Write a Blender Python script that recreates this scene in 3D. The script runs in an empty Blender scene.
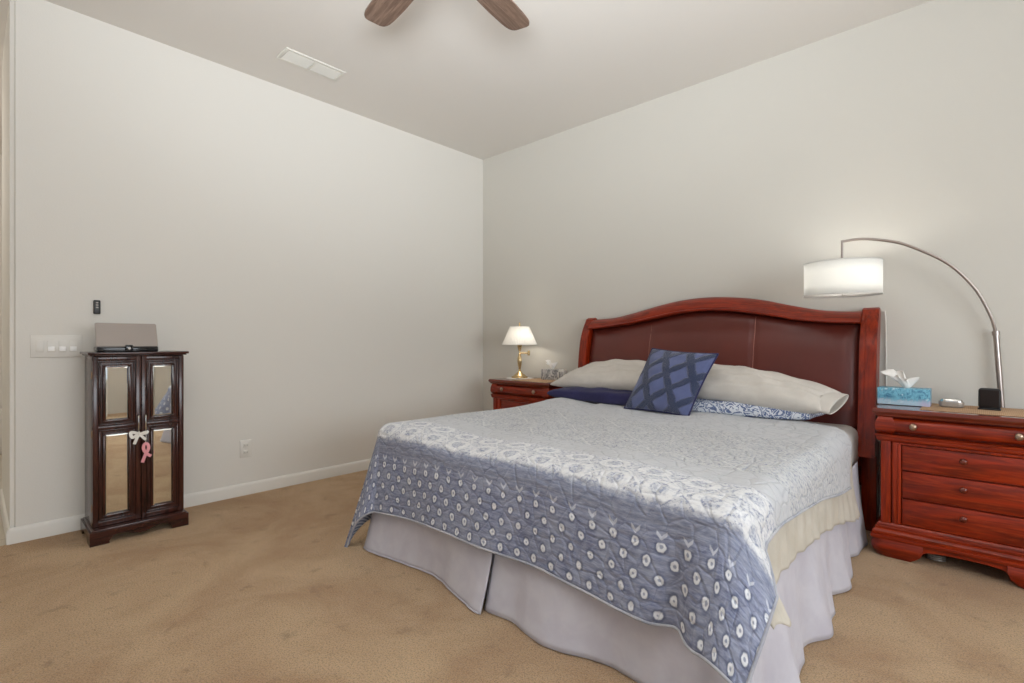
import bpy, bmesh, math, random
from mathutils import Vector, Matrix
random.seed(7)
C = bpy.context.scene
COL = C.collection
PI = math.pi
R_ = math.radians

# ------------------------------------------------------------------ camera, world, light, exposure
YAW = math.atan(468 / 502)
cam_d = bpy.data.cameras.new('camera'); cam = bpy.data.objects.new('camera', cam_d); COL.objects.link(cam)
cam.location = (0, 0, 1.12); cam.rotation_euler = (PI / 2, 0, YAW)
cam_d.sensor_width = 36; cam_d.lens = 502 / 1024 * 36; cam_d.shift_y = -0.0005; cam_d.clip_start = .02
C.camera = cam
C.view_settings.view_transform = 'Standard'; C.view_settings.look = 'None'
C.view_settings.gamma = 1; C.view_settings.use_curve_mapping = False
C.view_settings.exposure = 0.03
C.cycles.max_bounces = 10; C.cycles.diffuse_bounces = 6

w = bpy.data.worlds.new('daylight'); C.world = w; w.use_nodes = True
w.node_tree.nodes['Background'].inputs[0].default_value = (.78, .88, 1, 1)
w.node_tree.nodes['Background'].inputs[1].default_value = 0.8

def area(name, loc, rot, sx, sy, power, col):
    d = bpy.data.lights.new(name, 'AREA'); d.shape = 'RECTANGLE'; d.size = sx; d.size_y = sy; d.energy = power; d.color = col
    o = bpy.data.objects.new(name, d); COL.objects.link(o); o.location = loc; o.rotation_euler = rot
    return o
XL, XR, YB, YF, ZC = -3.915, 2.6, 3.741, -2.6, 3.069      # room: left wall, right wall, headboard wall, wall behind camera, ceiling
# daylight through the window in the right wall, and two added unseen fill lights aimed up at the ceiling and upper walls
LC_ = (.895, .95, 1)
area('window_daylight', (XR - .1, 1.0, 1.52), (0, R_(98), 0), 1.2, 3.0, 84, LC_)
f1 = area('ceiling_fill', (.3, -.7, 1.3), (R_(135), 0, R_(37)), .8, .8, 48, LC_); f1.data.spread = R_(90)
f2 = area('ceiling_fill', (.9, -.3, 1.3), (R_(132), 0, R_(62)), .6, .6, 27, LC_); f2.data.spread = R_(85)

# ------------------------------------------------------------------ node helpers
class NT:
    def __init__(s, name):
        s.m = bpy.data.materials.new(name); s.m.use_nodes = True; s.t = s.m.node_tree
        s.b = s.t.nodes['Principled BSDF']; s.out = s.t.nodes['Material Output']
    def n(s, ty, **k):
        q = s.t.nodes.new(ty)
        for a, b in k.items(): setattr(q, a, b)
        return q
    def put(s, sock, v):
        if isinstance(v, V): s.t.links.new(v.s, sock)
        elif isinstance(v, (tuple, list)): sock.default_value = tuple(v) if len(v) != 3 or sock.type != 'RGBA' else (*v, 1)
        else: sock.default_value = v
    def math(s, op, *a):
        q = s.n('ShaderNodeMath', operation=op)
        for i, x in enumerate(a): s.put(q.inputs[i], x)
        return V(s, q.outputs[0])
    def mix(s, f, a, b):
        q = s.n('ShaderNodeMix', data_type='RGBA')
        s.put(q.inputs[0], f); s.put(q.inputs[6], a); s.put(q.inputs[7], b)
        return V(s, q.outputs[2])
    def coord(s, kind='Object'): return V(s, s.n('ShaderNodeTexCoord').outputs[kind])
    def sep(s, v):
        q = s.n('ShaderNodeSeparateXYZ'); s.put(q.inputs[0], v); return [V(s, q.outputs[i]) for i in range(3)]
    def comb(s, x, y, z):
        q = s.n('ShaderNodeCombineXYZ')
        for i, a in enumerate((x, y, z)): s.put(q.inputs[i], a)
        return V(s, q.outputs[0])
    def scale(s, v, sc):
        q = s.n('ShaderNodeMapping'); s.put(q.inputs[0], v); q.inputs['Scale'].default_value = sc; return V(s, q.outputs[0])
    def noise(s, v, scale, detail=3, rough=.5, dist=0):
        q = s.n('ShaderNodeTexNoise'); s.put(q.inputs['Vector'], v); q.inputs['Scale'].default_value = scale
        q.inputs['Detail'].default_value = detail; q.inputs['Roughness'].default_value = rough; q.inputs['Distortion'].default_value = dist
        return V(s, q.outputs[0])
    def voro(s, v, scale, feature='F1'):
        q = s.n('ShaderNodeTexVoronoi', feature=feature); s.put(q.inputs['Vector'], v); q.inputs['Scale'].default_value = scale
        return V(s, q.outputs['Distance'])
    def ss(s, x, a, b):       # smooth step from a to b
        q = s.n('ShaderNodeMapRange', interpolation_type='SMOOTHSTEP'); s.put(q.inputs[0], x)
        q.inputs[1].default_value = a; q.inputs[2].default_value = b; return V(s, q.outputs[0])
    def band(s, x, a, b, e=.01):
        return s.ss(x, a - e, a + e) * (1 - s.ss(x, b - e, b + e))
    def bump(s, h, strength, dist=.01):
        q = s.n('ShaderNodeBump'); s.put(q.inputs['Height'], h); q.inputs['Strength'].default_value = strength; q.inputs['Distance'].default_value = dist
        s.t.links.new(q.outputs[0], s.b.inputs['Normal'])
    def set(s, **k):
        for a, v in k.items(): s.put(s.b.inputs[a.replace('_', ' ')], v)
        return s.m
class V:
    def __init__(s, nt, sock): s.nt = nt; s.s = sock
    def __add__(a, b): return a.nt.math('ADD', a, b)
    __radd__ = __add__
    def __sub__(a, b): return a.nt.math('SUBTRACT', a, b)
    def __rsub__(a, b): return a.nt.math('SUBTRACT', b, a)
    def __mul__(a, b): return a.nt.math('MULTIPLY', a, b)
    __rmul__ = __mul__
    def __truediv__(a, b): return a.nt.math('DIVIDE', a, b)
    def abs(a): return a.nt.math('ABSOLUTE', a)
    def sin(a): return a.nt.math('SINE', a)
    def mod(a, m): return a.nt.math('FLOORED_MODULO', a, m)
    def floor(a): return a.nt.math('FLOOR', a)
    def max(a, b): return a.nt.math('MAXIMUM', a, b)
    def min(a, b): return a.nt.math('MINIMUM', a, b)
    def pow(a, b): return a.nt.math('POWER', a, b)
    def hyp(a, b): return (a * a + b * b).pow(.5)
def srgb(r, g, b):
    f = lambda c: (c / 255 / 12.92) if c / 255 <= .04045 else ((c / 255 + .055) / 1.055) ** 2.4
    return (f(r), f(g), f(b))

def plain(name, col, rough=.5, metal=0, **k):
    t = NT(name); return t.set(Base_Color=col, Roughness=rough, Metallic=metal, **k)
def painted(name, col, scale=120, st=.12, rough=.75):
    t = NT(name); v = t.coord()
    t.bump(t.noise(v, scale, 4, .6), st, .004)
    n = t.noise(v, 1.2, 2)
    return t.set(Base_Color=t.mix(n, col, tuple(c * .985 for c in col)), Roughness=rough, Specular_IOR_Level=.25)
def wood(name, dark, mid, light, grain='x', rough=.28, sc=1.0, coat=.3):
    t = NT(name); v = t.coord()
    st = {'x': (1.2, 14, 14), 'y': (14, 1.2, 14), 'z': (14, 14, 1.2)}[grain]
    p = t.scale(v, tuple(a * sc for a in st))
    a = t.noise(p, 2.2, 5, .62, .9); b = t.noise(p, 9, 3, .6)
    c = t.mix(t.ss(a, .3, .72), dark, mid); c = t.mix(t.ss(b, .45, .8) * .5, c, light)
    t.bump(b, .05, .002)
    return t.set(Base_Color=c, Roughness=rough, Coat_Weight=coat, Coat_Roughness=.15, Specular_IOR_Level=.32)
def cloth(name, col, col2=None, rough=.9, weave=700, st=.25, wr=.0):
    t = NT(name); v = t.coord()
    n = t.noise(v, 9, 4, .6, .4); f = t.noise(v, weave, 2)
    t.bump(f * .3 + n * wr, st, .01 if wr else .003)
    return t.set(Base_Color=t.mix(t.ss(n, .3, .7), col, col2 or tuple(c * .92 for c in col)), Roughness=rough, Sheen_Weight=.15, Specular_IOR_Level=.2)

M = {}
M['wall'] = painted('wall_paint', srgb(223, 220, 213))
M['wall_dim'] = painted('wall_paint_dimmed', srgb(209, 206, 198))  # darker than the left wall: the difference in light is put into the colour
M['ceil'] = painted('ceiling_paint', srgb(222, 218, 212), 90, .16)
M['trim'] = painted('trim_paint', srgb(226, 223, 216), 30, .02, .45)
M['cherry'] = wood('cherry_wood', srgb(92, 20, 3), srgb(150, 42, 8), srgb(176, 66, 22), 'x', .34, 1, .15)
M['cherry_z'] = wood('cherry_wood_upright', srgb(98, 22, 4), srgb(154, 44, 9), srgb(180, 68, 24), 'z', .34, 1, .15)
M['cherry_top'] = wood('cherry_wood_polished', srgb(80, 26, 14), srgb(122, 46, 26), srgb(148, 64, 40), 'x', .12, 1, .6)
M['espresso'] = wood('espresso_wood', srgb(40, 18, 14), srgb(66, 32, 24), srgb(88, 46, 34), 'z', .25, 1, .35)
M['espresso_x'] = wood('espresso_wood_level', srgb(40, 18, 14), srgb(66, 32, 24), srgb(88, 46, 34), 'y', .25, 1, .35)
M['shade_gap'] = plain('dark_gap', (.01, .004, .003), .9)
M['mirror'] = plain('mirror_glass', (.86, .87, .84), .02, 1)
M['silver'] = plain('silver_metal', (.72, .70, .67), .22, 1)
M['nickel'] = plain('brushed_nickel', (.42, .37, .345), .30, 1)
M['brass'] = plain('aged_brass', (.62, .46, .24), .25, 1)
M['knob'] = plain('antique_knob', (.42, .30, .22), .32, .9)
M['hinge'] = plain('brown_brass', (.24, .15, .08), .4, .8)
M['black'] = plain('black_plastic', (.012, .012, .013), .35)
M['blackgloss'] = plain('gloss_black_plastic', (.01, .01, .012), .12)
M['white_plastic'] = plain('white_plastic', srgb(222, 220, 212), .35)
M['bright_white'] = plain('bright_white_plastic', srgb(244, 243, 240), .3)
M['plate'] = plain('cover_plate', srgb(222, 219, 212), .4)
M['grey_plastic'] = plain('warm_grey_plastic', srgb(158, 150, 142), .35, .3)
M['cream'] = cloth('cream_sheet', srgb(200, 194, 182), srgb(188, 181, 167), wr=.5)
M['skirt'] = cloth('white_skirt_cotton', srgb(200, 198, 206), srgb(190, 187, 197), wr=.12)
M['pillow'] = cloth('ivory_pillow_cotton', srgb(205, 199, 191), srgb(196, 190, 182), wr=.55, st=.35)
M['navy'] = cloth('navy_cotton', srgb(50, 48, 88), srgb(40, 38, 74), wr=.5, st=.35)
M['mattress'] = cloth('mattress_ticking', srgb(214, 210, 204))
M['tissue'] = cloth('tissue_paper', srgb(238, 235, 230), wr=.3)
M['satin'] = plain('white_satin', srgb(226, 222, 214), .35, 0, Sheen_Weight=.4)
M['pink'] = plain('pink_satin', srgb(226, 150, 156), .4, 0, Sheen_Weight=.4)

def mk_carpet():
    t = NT('beige_carpet'); v = t.coord()
    big = t.noise(v, 1.7, 5, .6, .7); mid = t.noise(v, 9, 5, .72, .3); fine = t.noise(v, 170, 3, .75)
    a = t.mix(t.ss(big, .32, .68), srgb(192, 153, 112), srgb(218, 184, 142))
    a = t.mix(t.ss(mid, .55, .74) * .5, a, srgb(136, 104, 72))
    a = t.mix(t.ss(fine, .30, .56), t.mix(.7, a, srgb(104, 78, 50)), a)
    t.bump(fine * 1.2 + t.noise(v, 60, 3) * .8 + mid * 1.5, .9, .012)
    return t.set(Base_Color=a, Roughness=1, Specular_IOR_Level=.05, Sheen_Weight=.25)
M['carpet'] = mk_carpet()

def mk_tile():
    t = NT('hall_tile'); x, y, z = t.sep(t.coord())
    g = t.ss((x.mod(.45) - .225).abs(), .217, .222).max(t.ss((y.mod(.45) - .225).abs(), .217, .222))
    n = t.noise(t.coord(), 5, 4)
    return t.set(Base_Color=t.mix(g * .6, t.mix(n, srgb(188, 178, 160), srgb(206, 197, 182)), srgb(150, 140, 124)), Roughness=.3)
M['tile'] = mk_tile()

def mk_leather():
    t = NT('oxblood_leather'); v = t.coord()
    x, y, z = t.sep(v)
    vo = t.voro(v, 260); n = t.noise(v, 3, 4)
    t.bump(vo, .1, .002)
    return t.set(Base_Color=t.mix(n, srgb(78, 30, 24), srgb(106, 42, 32)), Roughness=.34, Specular_IOR_Level=.55)
M['leather'] = mk_leather()
M['seam'] = plain('leather_seam', srgb(150, 96, 84), .4)

def mk_fanwood():
    t = NT('weathered_oak'); v = t.coord('UV')
    p = t.scale(v, (2, 30, 1)); a = t.noise(p, 2, 6, .65, 1.5); b = t.noise(p, 10, 3, .6)
    c = t.mix(t.ss(a, .3, .7), srgb(92, 70, 58), srgb(140, 116, 100)); c = t.mix(t.ss(b, .5, .75) * .6, c, srgb(78, 58, 48))
    return t.set(Base_Color=c, Roughness=.5)
M['fanwood'] = mk_fanwood()

def mk_quilt():
    t = NT('quilt_print'); uv = t.coord('UV'); x, wv, _ = t.sep(uv)
    wob = t.noise(uv, 6, 3); wob2 = t.noise(uv, 4.3, 3); fine = t.noise(uv, 70, 4, .7); med = t.noise(uv, 22, 4, .7)
    u = x + (wob - .5) * .022 + (med - .5) * .008; w_ = wv + (wob2 - .5) * .018 + (med - .5) * .006
    streak = t.noise(t.scale(uv, (14, 80, 1)), 1.6, 5, .75); patch = t.noise(uv, 9, 4, .65)
    blue = t.mix(t.ss(streak, .3, .7), srgb(98, 106, 136), srgb(160, 166, 188))
    blue = t.mix(t.ss(patch, .35, .7) * .5, blue, srgb(168, 173, 188))
    blue2 = t.mix(t.ss(streak, .3, .7), srgb(114, 121, 144), srgb(160, 165, 182))
    blue = t.mix(t.ss(w_, .27, .30), blue, blue2)
    def cells(pu, pw, off0, w=w_):
        row = ((w - off0) / pw).floor(); cw = (w - off0).mod(pw) - pw / 2
        uu = u + row.mod(2) * (pu / 2); cu = uu.mod(pu) - pu / 2
        return cu, cw, (uu / pu).floor() + row * 7.3
    cu, cw, cid = cells(.086, .052, .0)
    jit = (t.noise(uv, 55, 2) - .5) * .010 + (cid * 12.9898).sin() * .0016
    r = cu.hyp(cw * .85) + jit
    inb = 1 - t.ss(w_, .245, .25)
    halo = (1 - t.ss(r, .015, .024)) * inb; ring = (1 - t.ss(r, .0100, .0145)) * inb; core = (1 - t.ss(r, .0020, .0055)) * inb
    blue = t.mix(halo * .6, blue, srgb(78, 86, 112)); blue = t.mix(ring * .95, blue, srgb(226, 228, 232)); blue = t.mix(core * .75, blue, srgb(120, 130, 156))
    vu = u.mod(.086) - .043; vr = (w_ - .262 - vu.abs() * 1.0).abs()
    vm = (1 - t.ss(vr + jit * .3, .004, .009)) * (1 - t.ss(vu.abs(), .014, .019))
    blue = t.mix(vm * .85, blue, srgb(206, 210, 220))
    def lace(pu, pw, off, ground, ink, line, amt, ringamt):
        cu, cw, _ = cells(pu, pw, off); rr = cu.hyp(cw * 1.05) / pu + (fine - .5) * .06
        d1 = ((u + w_).mod(pu) - pu / 2).abs(); d2 = ((u - w_).mod(pu) - pu / 2).abs()
        dl = (1 - t.ss(d1.min(d2), .003, .008)) * t.ss(rr, .30, .36)
        sp = t.ss(fine, .50, .60)
        c = t.mix(sp * amt, ground, ink)
        wr = t.band(rr, .20, .36, .025); c = t.mix(wr * ringamt, c, line)
        inner = t.band(rr, .05, .13, .02) * t.ss(med, .42, .56); edge = t.band(rr, .15, .19, .015) + t.band(rr, .37, .41, .015)
        c = t.mix(inner * ringamt * .8, c, ink); c = t.mix(edge * ringamt * t.ss(fine, .42, .56), c, ink)
        return t.mix(dl * .6, c, line)
    uw = (u + (wob2 - .5) * .05, w_ + (wob - .5) * .05)
    lace1 = lace(.17, .135, .355, srgb(208, 209, 212), srgb(138, 145, 168), srgb(228, 228, 228), .8, .62)
    lace2 = lace(.34, .30, .80, srgb(196, 197, 198), srgb(146, 152, 168), srgb(216, 216, 215), .9, .16)
    pale = t.mix(t.ss(med, .3, .7), srgb(190, 192, 196), srgb(198, 199, 202))
    inkblue = t.ss(t.noise(uv, 7, 3), .60, .68) * t.ss(fine, .5, .6)
    lace2 = t.mix(inkblue * .55, lace2, srgb(92, 100, 138))
    e1 = t.ss(w_ + (med - .5) * .07, .350, .385)
    c = t.mix(e1, blue, lace1)
    c = t.mix(t.ss(w_, .615, .64), c, pale)
    c = t.mix(t.ss(w_, .78, .81), c, lace2)
    c = t.mix(t.ss(w_, 1.5, 1.6), c, pale)
    st = t.voro(t.comb(uw[0], uw[1], 0), 15, 'DISTANCE_TO_EDGE'); wl = ((wv * 2 * PI / .030) + wob * 9).sin()
    c = t.mix((1 - t.ss(st, .006, .030)) * .2, c, srgb(92, 98, 122))
    t.bump(t.ss(st, 0, .12) * .9 + wl * .22 + fine * .25 + streak * .5, .55, .006)
    return t.set(Base_Color=c, Roughness=.92, Specular_IOR_Level=.15, Sheen_Weight=.1)
M['quilt'] = mk_quilt()
def mk_back():
    t = NT('quilt_reverse_stripe'); x, wv, _ = t.sep(t.coord('UV'))
    s = t.ss(((x + wv * .5) * 330).sin(), -.3, .3)
    return t.set(Base_Color=t.mix(s, srgb(112, 118, 136), srgb(176, 178, 188)), Roughness=.95)
M['quilt_back'] = mk_back()
M['binding'] = cloth('grey_binding', srgb(186, 186, 190), srgb(150, 153, 164), st=.4)

def mk_cushion():
    t = NT('tufted_blue_cloth'); x, y, _ = t.sep(t.coord('UV'))
    n = t.noise(t.coord('UV'), 12, 3); f = t.noise(t.coord('UV'), 90, 3, .7)
    a = x * .96 + y * .28 + (n - .5) * .03; b = y * .96 - x * .28 + (n - .5) * .03
    d1 = ((x * 2.7 + y * 1.5 + .22 + (n - .5) * .16).mod(1) - .5).abs(); d2 = ((y * 2.7 - x * 2.3 + .1 + (n - .5) * .16).mod(1) - .5).abs()
    g = 1 - t.ss(d1.min(d2) + (f - .5) * .16, .10, .19)
    t.bump(g * (.6 + f) + f * .1, .9, .012)
    c = t.mix(g, t.mix(n, srgb(78, 87, 126), srgb(95, 103, 142)), srgb(46, 58, 92))
    return t.set(Base_Color=c, Roughness=.95, Sheen_Weight=.3)
M['cushion'] = mk_cushion()
def mk_print():
    t = NT('blue_foliage_print'); v = t.coord()
    n = t.noise(v, 15, 3, .5, 1.6); s = t.ss((n * 38).sin(), -.35, .25)
    t.bump(t.noise(v, 9, 3), .3, .01)
    return t.set(Base_Color=t.mix(s, srgb(92, 106, 142), srgb(208, 212, 218)), Roughness=.9)
M['print'] = mk_print()
def mk_tissuebox():
    t = NT('painted_blue_carton'); v = t.coord(); x, y, z = t.sep(v)
    n = t.noise(t.scale(v, (1, 1, .8)), 55, 5, .7, 1.4); m = t.noise(v, 30, 3)
    c = t.mix(t.ss(n, .3, .62), srgb(30, 92, 136), srgb(120, 186, 208)); c = t.mix(t.ss(m, .6, .7), c, srgb(200, 222, 230))
    low = 1 - t.ss(z + (n - .5) * .06, .018, .04)
    c = t.mix(low * .8, c, srgb(196, 218, 232))
    lil = t.ss(x + (n - .5) * .05, .165, .205) * low
    c = t.mix(lil * .6, c, srgb(178, 158, 196))
    return t.set(Base_Color=c, Roughness=.4)
M['tissuebox'] = mk_tissuebox()
def mk_greybox():
    t = NT('grey_marbled_carton'); v = t.coord(); n = t.noise(t.scale(v, (1.6, 1.6, .7)), 22, 4, .6, 2.5)
    return t.set(Base_Color=t.mix(t.ss(n, .4, .62), srgb(122, 122, 124), srgb(206, 204, 202)), Roughness=.5)
M['greybox'] = mk_greybox()
def mk_runner():
    t = NT('tan_woven_runner'); v = t.coord(); x, y, z = t.sep(v)
    s = (x * 900).sin() * .5 + (y * 700).sin() * .5; n = t.noise(v, 50, 3)
    t.bump(s, .3, .002)
    return t.set(Base_Color=t.mix(t.ss(s + n, 0, 1), srgb(164, 128, 96), srgb(196, 164, 130)), Roughness=.9)
M['runner'] = mk_runner()
def mk_grille():
    t = NT('speaker_grille'); v = t.coord(); x, y, z = t.sep(v)
    h = t.ss((y * 2100).sin() * (z * 2100).sin(), -.1, .4)
    return t.set(Base_Color=t.mix(h * .5, srgb(166, 156, 149), srgb(128, 120, 114)), Roughness=.5, Metallic=.3)
M['grille'] = mk_grille()
def mk_shade(name, col, emit, ecol, pleat=0, tl=.42):
    t = NT(name); v = t.coord('UV'); x, y, z = t.sep(v)
    if pleat: t.bump((x * pleat * 2 * PI).sin(), .8, .004)
    else: t.bump(t.noise(t.scale(v, (1, 1, 1)), 300, 2), .1, .002)
    t.set(Base_Color=col, Roughness=.9, Specular_IOR_Level=.1)
    tr = t.n('ShaderNodeBsdfTranslucent'); tr.inputs[0].default_value = (*col, 1)
    mx = t.n('ShaderNodeMixShader'); mx.inputs[0].default_value = tl
    em = t.n('ShaderNodeEmission'); em.inputs[0].default_value = (*ecol, 1); em.inputs[1].default_value = emit
    ad = t.n('ShaderNodeAddShader'); L = t.t.links.new
    L(t.b.outputs[0], mx.inputs[1]); L(tr.outputs[0], mx.inputs[2]); L(mx.outputs[0], ad.inputs[0]); L(em.outputs[0], ad.inputs[1]); L(ad.outputs[0], t.out.inputs[0])
    return t.m
M['drum'] = mk_shade('white_linen_shade', (.80, .80, .78), .03, (1, .97, .92))
M['diffuser'] = mk_shade('lamp_diffuser', (.80, .79, .77), .03, (1, .97, .92))
M['pleated'] = mk_shade('pleated_cream_shade', (.80, .785, .745), .03, (1, .95, .86), 60, .24)

# ------------------------------------------------------------------ mesh helpers
def link(name, bm, mat, parent=None, smooth=26, uv=None):
    me = bpy.data.meshes.new(name); bmesh.ops.recalc_face_normals(bm, faces=bm.faces) if not uv else None
    bm.to_mesh(me); bm.free()
    for m in (mat if isinstance(mat, (list, tuple)) else [mat]): me.materials.append(M[m])
    if smooth:
        me.shade_smooth()
        if smooth < 180: me.set_sharp_from_angle(angle=R_(smooth))
    o = bpy.data.objects.new(name, me); COL.objects.link(o)
    if parent: o.parent = parent
    return o
def tag(o, label, cat, group=None, kind=None):
    if label: o['label'] = label
    if cat: o['category'] = cat
    if group: o['group'] = group
    if kind: o['kind'] = kind
    return o
def thing(name, label, cat, loc=(0, 0, 0), rz=0, group=None):
    o = bpy.data.objects.new(name, None); COL.objects.link(o); o.location = loc; o.rotation_euler = (0, 0, rz); o.empty_display_size = .1
    return tag(o, label, cat, group)
def copy_tree(o, parent=None):
    c = o.copy(); COL.objects.link(c); c.parent = parent
    for ch in list(o.children): copy_tree(ch, c)
    return c
def box(bm, x0, x1, y0, y1, z0, z1, bev=0, seg=2):
    b = bmesh.new()
    vs = [b.verts.new((x, y, z)) for x in (x0, x1) for y in (y0, y1) for z in (z0, z1)]
    for f in ((0, 1, 3, 2), (4, 6, 7, 5), (0, 4, 5, 1), (2, 3, 7, 6), (0, 2, 6, 4), (1, 5, 7, 3)): b.faces.new([vs[i] for i in f])
    bmesh.ops.recalc_face_normals(b, faces=b.faces)
    if bev: bmesh.ops.bevel(b, geom=b.edges[:], offset=bev, segments=seg, affect='EDGES', profile=.5)
    join(bm, b)
def join(bm, b, mat=None):
    if mat: bmesh.ops.transform(b, matrix=mat, verts=b.verts)
    me = bpy.data.meshes.new('tmp'); b.to_mesh(me); b.free(); bm.from_mesh(me); bpy.data.meshes.remove(me)
def B(*a, **k):
    bm = bmesh.new(); box(bm, *a, **k); return bm
def rings(bm, prof, x0, x1, y0, y1, back=True):
    """stack of rectangles: prof = [(outset, z)]; back=False keeps the back face (y1) unmoved"""
    loops = []
    for o, z in prof:
        yb = y1 + (o if back else 0)
        loops.append([bm.verts.new(p) for p in ((x0 - o, y0 - o, z), (x1 + o, y0 - o, z), (x1 + o, yb, z), (x0 - o, yb, z))])
    for a, b in zip(loops, loops[1:]):
        for i in range(4): bm.faces.new((a[i], a[(i + 1) % 4], b[(i + 1) % 4], b[i]))
    bm.faces.new(loops[0][::-1]); bm.faces.new(loops[-1])
def extrude_poly(bm, pts, axis, a0, a1, bev=0):
    """pts: 2D polygon; axis 'x': pts=(y,z); 'y': pts=(x,z); 'z': pts=(x,y)"""
    b = bmesh.new()
    f = {'x': lambda p, a: (a, p[0], p[1]), 'y': lambda p, a: (p[0], a, p[1]), 'z': lambda p, a: (p[0], p[1], a)}[axis]
    A = [b.verts.new(f(p, a0)) for p in pts]; Z = [b.verts.new(f(p, a1)) for p in pts]
    n = len(pts)
    for i in range(n): b.faces.new((A[i], A[(i + 1) % n], Z[(i + 1) % n], Z[i]))
    fa = [b.faces.new(A[::-1]), b.faces.new(Z)]
    bmesh.ops.recalc_face_normals(b, faces=b.faces)
    if bev:
        es = [e for e in b.edges if len(e.link_faces) == 2 and any(x in fa for x in e.link_faces)]
        bmesh.ops.bevel(b, geom=es, offset=bev, segments=2, affect='EDGES')
    bmesh.ops.triangulate(b, faces=[x for x in b.faces if len(x.verts) > 4])
    join(bm, b)
def lathe(bm, prof, c=(0, 0), seg=32, uv=False, caps=True):
    rows = [[bm.verts.new((c[0] + r * math.cos(2 * PI * i / seg), c[1] + r * math.sin(2 * PI * i / seg), z)) for i in range(seg)] for r, z in prof]
    L = bm.loops.layers.uv.verify() if uv else None
    for j, (a, b) in enumerate(zip(rows, rows[1:])):
        for i in range(seg):
            f = bm.faces.new((a[i], a[(i + 1) % seg], b[(i + 1) % seg], b[i]))
            if uv:
                for lp, q in zip(f.loops, ((i, j), (i + 1, j), (i + 1, j + 1), (i, j + 1))): lp[L].uv = (q[0] / seg, q[1] / len(rows))
    if caps:
        if prof[0][0] > 1e-5: bm.faces.new(rows[0][::-1])
        if prof[-1][0] > 1e-5: bm.faces.new(rows[-1])
def tube(bm, pts, r, seg=10, caps=True, flat=None):
    pts = [Vector(p) for p in pts]; n = len(pts); rs = r if isinstance(r, (list, tuple)) else [r] * n
    rows = []; up = Vector((0, 0, 1)); prev = None
    for i, p in enumerate(pts):
        t = (pts[min(i + 1, n - 1)] - pts[max(i - 1, 0)]).normalized()
        if prev is None:
            a = t.cross(up); a = a if a.length > .05 else t.cross(Vector((0, 1, 0)))
        else: a = prev - t * prev.dot(t)
        a.normalize(); prev = a; b = t.cross(a)
        rows.append([bm.verts.new(p + a * rs[i] * math.cos(2 * PI * k / seg) + b * rs[i] * (flat or 1) * math.sin(2 * PI * k / seg)) for k in range(seg)])
    for a, b in zip(rows, rows[1:]):
        for k in range(seg): bm.faces.new((a[k], a[(k + 1) % seg], b[(k + 1) % seg], b[k]))
    if caps: bm.faces.new(rows[0][::-1]); bm.faces.new(rows[-1])
def spline(pts, n=8):
    out = []; P = [Vector(p) for p in pts]
    for i in range(len(P) - 1):
        p0, p1, p2, p3 = P[max(i - 1, 0)], P[i], P[i + 1], P[min(i + 2, len(P) - 1)]
        for k in range(n):
            t = k / n
            out.append(.5 * ((2 * p1) + (p2 - p0) * t + (2 * p0 - 5 * p1 + 4 * p2 - p3) * t * t + (3 * p1 - p0 - 3 * p2 + p3) * t ** 3))
    out.append(P[-1]); return out
def interp(tab, x):
    if x <= tab[0][0]: return tab[0][1]
    for (a, b), (c, d) in zip(tab, tab[1:]):
        if x <= c:
            t = (x - a) / (c - a); return b + (d - b) * t
    return tab[-1][1]
def sinterp(tab, x):     # smooth version through sampled spline
    return interp(tab, x)
def dense(tab): return [(v.x, v.y) for v in spline([(a, b, 0) for a, b in tab], 8)]
def sheet(bm, grid, uvs=None, flip=False):
    rows = [[bm.verts.new(p) for p in r] for r in grid]; L = bm.loops.layers.uv.verify()
    for j in range(len(rows) - 1):
        for i in range(len(rows[0]) - 1):
            q = [(j, i), (j, i + 1), (j + 1, i + 1), (j + 1, i)]
            if flip: q = q[::-1]
            f = bm.faces.new([rows[a][b] for a, b in q])
            if uvs:
                for lp, (a, b) in zip(f.loops, q): lp[L].uv = uvs[a][b]
def solidify(o, th, off=-1, mat_off=0, rim=0):
    m = o.modifiers.new('thickness', 'SOLIDIFY'); m.thickness = th; m.offset = off; m.material_offset = mat_off; m.material_offset_rim = rim

# ------------------------------------------------------------------ the room
def struct(name, bm, mat, label=None, parent=None, smooth=35):
    o = link(name, bm, mat, parent, smooth); o['kind'] = 'structure'
    if label: o['label'] = label
    return o
YE = .137                                # free end of the left wall
struct('floor', B(XL, XR + .1, YF - .1, YB + .1, -.1, 0), 'carpet', 'beige cut pile carpet across the bedroom')
struct('trim_1', B(-7.6, XL - .001, YF - .1, YE + .6, -.1, -.004), 'tile', 'beige tiled hall floor beyond the end of the left wall')
struct('ceiling', B(-7.6, XR + .1, YF - .1, YB + .1, ZC, ZC + .1), 'ceil', 'flat warm white bedroom ceiling')
bm = bmesh.new(); box(bm, XL - 1.15, XL, YE, YB + .1, 0, ZC)
es = [e for e in bm.edges if all(abs(v.co.y - YE) < 1e-4 for v in e.verts) and all(abs(v.co.x - XL) < 1e-4 for v in e.verts)]
bmesh.ops.bevel(bm, geom=es, offset=.022, segments=5, affect='EDGES')
struct('wall_left', bm, 'wall', 'long white wall behind the narrow cabinet')
struct('wall_back', B(XL, XR + .1, YB, YB + .1, 0, ZC), 'wall_dim', 'white wall behind the headboard')
bm = bmesh.new()                          # right wall with a window opening
box(bm, XR, XR + .1, YF, -.6, 0, ZC); box(bm, XR, XR + .1, 2.6, YB, 0, ZC); box(bm, XR, XR + .1, -.6, 2.6, 0, .85); box(bm, XR, XR + .1, -.6, 2.6, 2.2, ZC)
struct('wall_right', bm, 'wall_dim')
bm = bmesh.new()
box(bm, -7.6, -1.8, YF - .1, YF, 0, ZC); box(bm, 2.4, XR, YF - .1, YF, 0, ZC); box(bm, -1.8, 2.4, YF - .1, YF, 0, .5); box(bm, -1.8, 2.4, YF - .1, YF, 2.5, ZC)
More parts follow.
